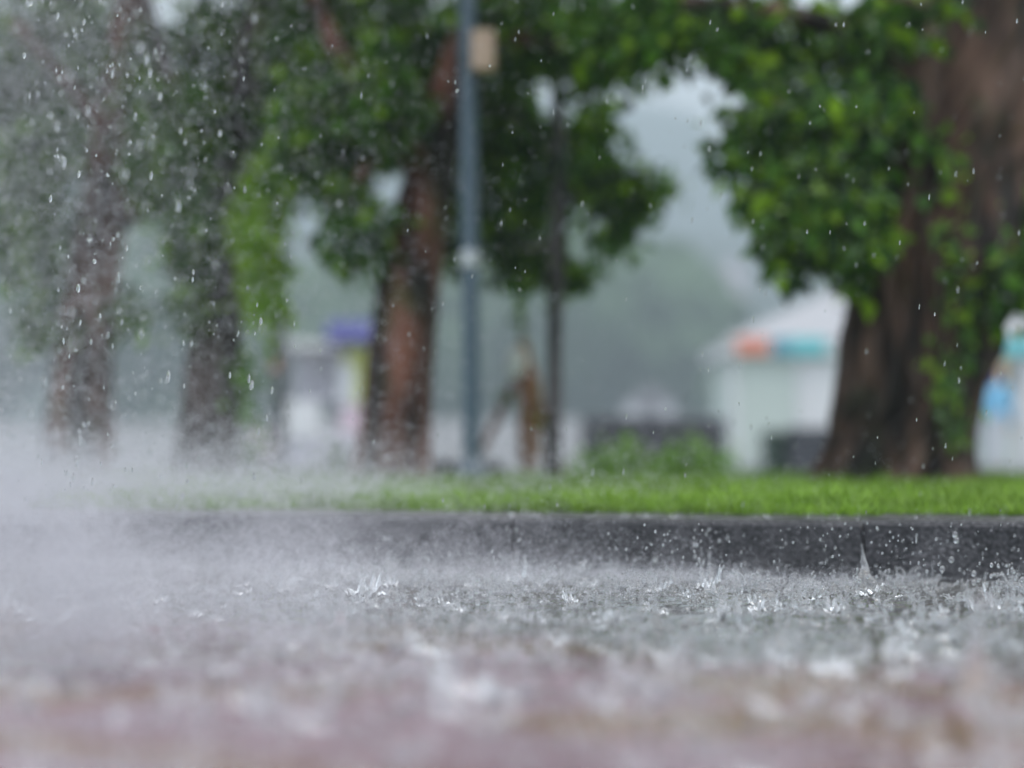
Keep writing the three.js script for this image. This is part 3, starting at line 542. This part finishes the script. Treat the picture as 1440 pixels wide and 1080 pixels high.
  for (const s of [-1, 1]) { lpart(root, 'shoe', surfaceNet(cut(field([[j(0.1 * s, 0.05, -0.025, 0.05), j(0.118 * s, 0.035, 0.14, 0.04)]], 0.01), -0.004, 0.2), [-0.25, -0.04, -0.12], [0.25, 0.16, 0.25], 0.008), shoe); const eye = lpart(root, 'eye', new THREE.SphereGeometry(0.011, 10, 8), std(0.03, 0.02, 0.02, 0.3)); eye.position.set(0.035 * s * S, 1.605 * S, 0.082 * S); }
  root.rotation.y = 2.6;
}
// ---------------------------------------------------------------- rain: drops, splashes, spray
const water = phys(0.97, 0.98, 1.0, 0.05, { transmission: 0.88, thickness: 0.01, ior: 1.33 });
const drop = (x, y, z, r, k = 1.25) => { const g = new THREE.IcosahedronGeometry(r, 1); g.scale(1, k, 1); g.translate(x, y, z); return g; };
function crownSplash(sd, alone) {
  seed = sd; const n = 44, rows = 5, k = 7 + Math.floor(rnd() * 5), amp = Array.from({ length: k }, () => rr(0.25, 1)), R = rr(0.009, 0.014), h0 = rr(0.014, 0.026), pos = [], idx = [], parts = [];
  const tilt = rr(0.6, 1.5), ta = rnd() * 6.28;
  for (const inner of [0, 1]) for (let j = 0; j <= rows; j++) for (let i = 0; i < n; i++) {
    const a = i / n * 6.2832, f = i / n * k, e = Math.floor(f) % k, c = Math.pow(Math.sin((f - Math.floor(f)) * Math.PI), 2), h = h0 * (0.3 + 0.7 * amp[e] * c) * (1 + 0.4 * Math.cos(a - ta) * tilt), t = j / rows, r = R * (1 + 0.45 * t * t + 0.1 * c * t) - inner * (0.0022 * (1 - t) + 0.0006);
    pos.push(Math.cos(a) * r, t * h - 0.002, Math.sin(a) * r);
    if (j < rows) { const o = inner * (rows + 1) * n, A = o + j * n + i, B = o + j * n + (i + 1) % n; inner ? idx.push(A, A + n, B, B, A + n, B + n) : idx.push(A, B, A + n, B, B + n, A + n); }
  }
  const T = rows * n, U = (rows + 1) * n + rows * n; for (let i = 0; i < n; i++) { const b = (i + 1) % n; idx.push(T + i, T + b, U + i, T + b, U + b, U + i); }
  parts.push(geoOf(pos, idx));
  for (let e = 0; e < k; e++) if (rnd() < 0.7) { const a = (e + 0.5) / k * 6.2832, r = R * rr(1.5, 2.3); parts.push(drop(Math.cos(a) * r, h0 * rr(0.7, 1.6), Math.sin(a) * r, rr(0.0009, 0.002))); }
  return alone ? [parts[0], parts.slice(1)] : merge(parts);
}
function jetSplash(sd, H = 0.035, alone) {
  seed = sd; const pr = [], h = H * rr(0.75, 1.25), w = rr(0.005, 0.008) * (H / 0.035), b = rr(-5, 5), bz = rr(-5, 5);
  for (let i = 0; i <= 14; i++) { const t = i / 14; pr.push(new THREE.Vector2(Math.max(0.0002, w * (Math.pow(1 - t, 2.6) + 0.16 + 0.1 * Math.exp(-Math.pow((t - 0.88) / 0.07, 2))) * (t > 0.96 ? 0.3 : 1)), t * h - 0.002)); }
  const g = new THREE.LatheGeometry(pr, 14), p = g.attributes.position; for (let i = 0; i < p.count; i++) { const y = p.getY(i), n = 1 + 0.5 * N3(p.getX(i) * 200, y * 90, sd); p.setXYZ(i, p.getX(i) * n + b * y * y * 0.035 / H, y, p.getZ(i) * n + bz * y * y * 0.035 / H); }
  g.computeVertexNormals();
  const parts = [g]; for (let i = 0; i < 5; i++) parts.push(drop(gauss() * 0.009, h * rr(0.4, 1.7), gauss() * 0.009, rr(0.0009, 0.0022)));
  return alone ? [parts[0], parts.slice(1)] : merge(parts);
}
function strandSplash(sd) {
  seed = sd; const parts = [];
  for (let i = 0; i < 8; i++) {
    const a = rnd() * 6.28, v = rr(0.008, 0.024), up = rr(0.008, 0.03), pts = []; for (let t = 0; t <= 1.001; t += 0.25) pts.push([V(Math.cos(a + t * 0.4) * v * t, up * (1.8 * t - 1.1 * t * t) - 0.001, Math.sin(a + t * 0.4) * v * t), lerp(0.0026, 0.0008, t)]);
    parts.push(limb(pts, 7, 9)); const e = pts[4][0]; parts.push(drop(e.x * 1.12, e.y + 0.001, e.z * 1.12, rr(0.001, 0.0022)));
  }
  return merge(parts);
}
function dropGroup(sd) { seed = sd; const parts = []; for (let i = 0; i < 9; i++) parts.push(drop(gauss() * 0.02, Math.abs(gauss()) * 0.022 + 0.002, gauss() * 0.02, rr(0.0009, 0.0026), rr(1, 1.7))); return merge(parts); }
function lumpSplash(sd) {                                    // a low torn lump of thrown-up water
  seed = sd; const g = new THREE.IcosahedronGeometry(1, 3), p = g.attributes.position;
  for (let i = 0; i < p.count; i++) { const v = V().fromBufferAttribute(p, i), n = 1 + 1.1 * fbm(v.x * 1.7 + sd, v.y * 1.7, v.z * 1.7, 3); p.setXYZ(i, v.x * n * 0.012, Math.max(-0.002, v.y * n * 0.009 + 0.002), v.z * n * 0.010); }
  g.computeVertexNormals(); return merge([g, drop(0.012, 0.012, 0, 0.0018), drop(-0.01, 0.016, 0.004, 0.0014)]);
}
const kinds = [...[1, 2, 3, 4].map((k) => [crownSplash(k * 77), 0.5]), ...[1, 2, 3, 4].map((k) => [jetSplash(k * 131), 0.9]), ...[1, 2, 3, 4].map((k) => [strandSplash(k * 191), 0.8]), ...[1, 2, 3].map((k) => [dropGroup(k * 211), 1.5]), ...[1, 2, 3].map((k) => [lumpSplash(k * 17), 0.35])];
seed = 4242;
const M4 = new THREE.Matrix4(), Q4 = new THREE.Quaternion(), UPV = V(0, 1, 0);
function instances(name, geo, mat, list, label, cat, group) {
  const im = new THREE.InstancedMesh(geo, mat, list.length); list.forEach((m, i) => im.setMatrixAt(i, m)); im.name = numbered(name); sh(im); scene.add(im); return tag(im, label, cat, group, 'stuff');
}
{
  const lists = kinds.map(() => []), tot = kinds.reduce((a, k) => a + k[1], 0);
  for (let i = 0; i < 6300; i++) {
    const s = rr(-2.3, 2.2), d = -4.6 * Math.pow(rnd(), 1.35) - 0.01, q = kp(s, d, waterY(s, d) - 0.001);
    if (Math.abs(q.x / q.z) > 0.34 || (q.z > -2.4 && rnd() < 0.25)) continue;
    let u = rnd() * tot, k = 0; while (u > kinds[k][1]) u -= kinds[k++][1];
    const sc = (0.35 + 0.95 * Math.pow(rnd(), 1.6)) * (rnd() < 0.1 ? 1.7 : 1) * (q.z > -3.4 ? 1.25 : 1); lists[k].push(M4.clone().compose(q, Q4.setFromAxisAngle(UPV, rnd() * 6.283), V(sc, sc * rr(0.7, 1.3), sc)));
  }
  for (let i = 0; i < 420; i++) { const k = Math.floor(rnd() * kinds.length), sc = rr(0.25, 0.6); lists[k].push(M4.clone().compose(kp(rr(-2.4, 2.2), rr(0.01, 0.2), KERB_H - 0.01), Q4.setFromAxisAngle(UPV, rnd() * 6.283), V(sc, sc, sc))); }
  kinds.forEach((k, i) => instances('splashes', k[0], water, lists[i], 'countless small splashes thrown up all over the flooded road', 'splashes', 'rain splashes'));
}
// the few splashes that stand out
function bigSplash(name, label, px, py, Z, [geo, drops], sc) { const m = solo(name, geo, water), q = at(px, py, Z); m.position.set(q.x, waterY(sOf(q.x, q.z), dOf(q.x, q.z)) - 0.004, q.z); m.scale.setScalar(sc); tag(m, label, 'splash', 'large splashes'); for (const d of drops) lpart(m, 'droplet', d, water); }
bigSplash('splash', 'tall pointed splash standing against the dark kerb near a stone joint', 1219, 828, 5.15, (() => { seed = 9; const pr = []; for (let i = 0; i <= 20; i++) { const t = i / 20; pr.push(new THREE.Vector2(0.04 * Math.pow(1 - t, 2.1) + 0.0012, t * 0.118)); } const g = new THREE.LatheGeometry(pr, 28), p = g.attributes.position; for (let i = 0; i < p.count; i++) { const y = p.getY(i), n = 1 + 0.7 * N3(p.getX(i) * 40, y * 30, p.getZ(i) * 40 + 3); p.setXYZ(i, p.getX(i) * n - 0.012 * (y / 0.125), y, p.getZ(i) * n); } g.computeVertexNormals(); return [g, [drop(0.03, 0.05, 0.01, 0.003), drop(0.035, 0.02, 0.02, 0.004), drop(-0.03, 0.03, 0.01, 0.003)]]; })(), 1);
bigSplash('splash', 'tall twisted column of water splashing well in front of the kerb', 1370, 1010, 2.75, jetSplash(55, 0.1, true), 1.5);
bigSplash('splash', 'smaller pointed splash beside the tall one at the kerb', 1172, 822, 5.3, jetSplash(56, 0.06, true), 1);
bigSplash('splash', 'wide ragged crown splash in front of the lawn shrub', 1010, 862, 4.4, crownSplash(303, true), 1.5);
bigSplash('splash', 'blurred upright splash in the foreground water below the lamp post', 688, 940, 3.2, jetSplash(58, 0.06, true), 0.8);
// falling drops: thick at the spray, thinner elsewhere
{
  const g = new THREE.IcosahedronGeometry(1, 2), list = [];
  const put = (px, py, Z, r, st) => list.push(M4.clone().compose(at(px, py, Z), Q4.setFromEuler(new THREE.Euler(rr(-0.1, 0.1), 0, -0.06 + rr(-0.1, 0.1))), V(r, r * st, r)));
  for (let i = 0; i < 1100; i++) { const Z = rr(3.3, 8), x = 50 + Math.abs(gauss()) * 175 + gauss() * 60, y = rr(-20, 720), n = rnd() < 0.2 ? 4 : 1; for (let k = 0; k < n; k++) put(x + gauss() * 14 * (n > 1), y + gauss() * 22 * (n > 1), Z, (0.0008 + 0.003 * rnd() * rnd()) * (rnd() < 0.05 ? 1.5 : 1), rr(1.2, 3.6)); }
  for (let i = 0; i < 480; i++) put(rr(350, 1460), rr(-20, 800), rr(4.0, 7.6), rr(0.0008, 0.0017), rr(2, 5.5));
  for (let i = 0; i < 230; i++) put(rr(850, 1440), rr(735, 815), rr(4.8, 5.5), rr(0.0012, 0.0028), rr(1, 1.8));
  for (const [x, y] of [[1343, 752], [1345, 760], [1338, 787], [1325, 800]]) put(x, y, 5.2, 0.0062, 1.3);
  instances('raindrops', g, water, list, 'falling raindrops and thrown drops glinting in the air', 'raindrops');
}
// spray: a cloud of very fine droplets
{
  const p = [], idx = [], tet = [[1, 1, 1], [1, -1, -1], [-1, 1, -1], [-1, -1, 1]], fc = [[0, 1, 2], [0, 3, 1], [0, 2, 3], [1, 3, 2]], R = new THREE.Matrix4(), e = new THREE.Euler(), turns = [];
  for (let k = 0; k < 24; k++) { R.makeRotationFromEuler(e.set(rnd() * 6.28, rnd() * 6.28, rnd() * 6.28)); turns.push(tet.map((t) => V(...t).normalize().applyMatrix4(R))); }
  const put = (q, r) => { const b = p.length / 3; for (const t of turns[b / 4 % 24]) p.push(q.x + t.x * r, q.y + t.y * r, q.z + t.z * r); for (const f of fc) idx.push(b + f[0], b + f[1], b + f[2]); };
  const clumped = (q, k, a) => rnd() < clamp(0.5 + a * fbm(q.x * k, q.y * k, q.z * k, 3), 0.05, 1);
  const fill = (n, make, r0, r1, k, a) => { for (let i = 0; i < n;) { const q = make(); if (!q || !clumped(q, k, a)) continue; put(q, rr(r0, r1)); i++; } };
  fill(95000, () => at(-260 + Math.abs(gauss()) * 330, rr(-150, 790), rr(6.3, 9.2)), 0.0022, 0.0036, 1.3, 1.2);               // drifting veil
  fill(145000, () => { const q = at(-330 + Math.abs(gauss()) * 450, 700, rr(6.4, 8.4)); q.y = 0.12 + Math.abs(gauss()) * 0.13; return dOf(q.x, q.z) > -0.02 && q.y < 0.17 ? null : q; }, 0.002, 0.0034, 1.8, 1.5);   // low bank over the verge
  fill(175000, () => { const q = at(-330 + Math.abs(gauss()) * 440, 700, rr(2.9, 3.75)); q.y = rnd() < 0.45 ? 0.02 + Math.abs(gauss()) * 0.11 : Math.abs(0.15 + gauss() * 0.075); return q; }, 0.001, 0.0017, 5, 2.2);   // low bank over the road
  fill(26000, () => { const q = at(-300 + Math.abs(gauss()) * 520, 700, rr(5.3, 6.2)); q.y = 0.003 + Math.abs(gauss()) * 0.07; return dOf(q.x, q.z) > -0.02 ? null : q; }, 0.0012, 0.002, 3, 2);
  fill(34000, () => { const s = 0.7 - Math.abs(gauss()) * 1.2 + 0.5 * rnd(); return kp(s, -Math.abs(gauss()) * 0.35 - 0.03, Math.abs(gauss()) * 0.03 * lerp(1.4, 0.6, smooth(s, -1, 1.1))); }, 0.0008, 0.0015, 6, 2);   // along the foot of the kerb
  fill(12000, () => { const q = at(-300 + Math.abs(gauss()) * 420, 700, rr(3.0, 5.2)); q.y = Math.abs(gauss()) * 0.04; return q; }, 0.0008, 0.0013, 4, 2);
  fill(12000, () => kp(rr(-2.5, 2.2), rr(-0.005, 0.12), KERB_H - 0.018 + Math.abs(gauss()) * 0.009), 0.0007, 0.0016, 7, 2);   // off the kerb's top
  tag(solo('spray', geoOf(p, idx), std(0.72, 0.73, 0.79, 1)), 'white cloud of fine spray drifting over the flooded road', 'spray', null, 'stuff');
}
renderer.render(scene, camera);
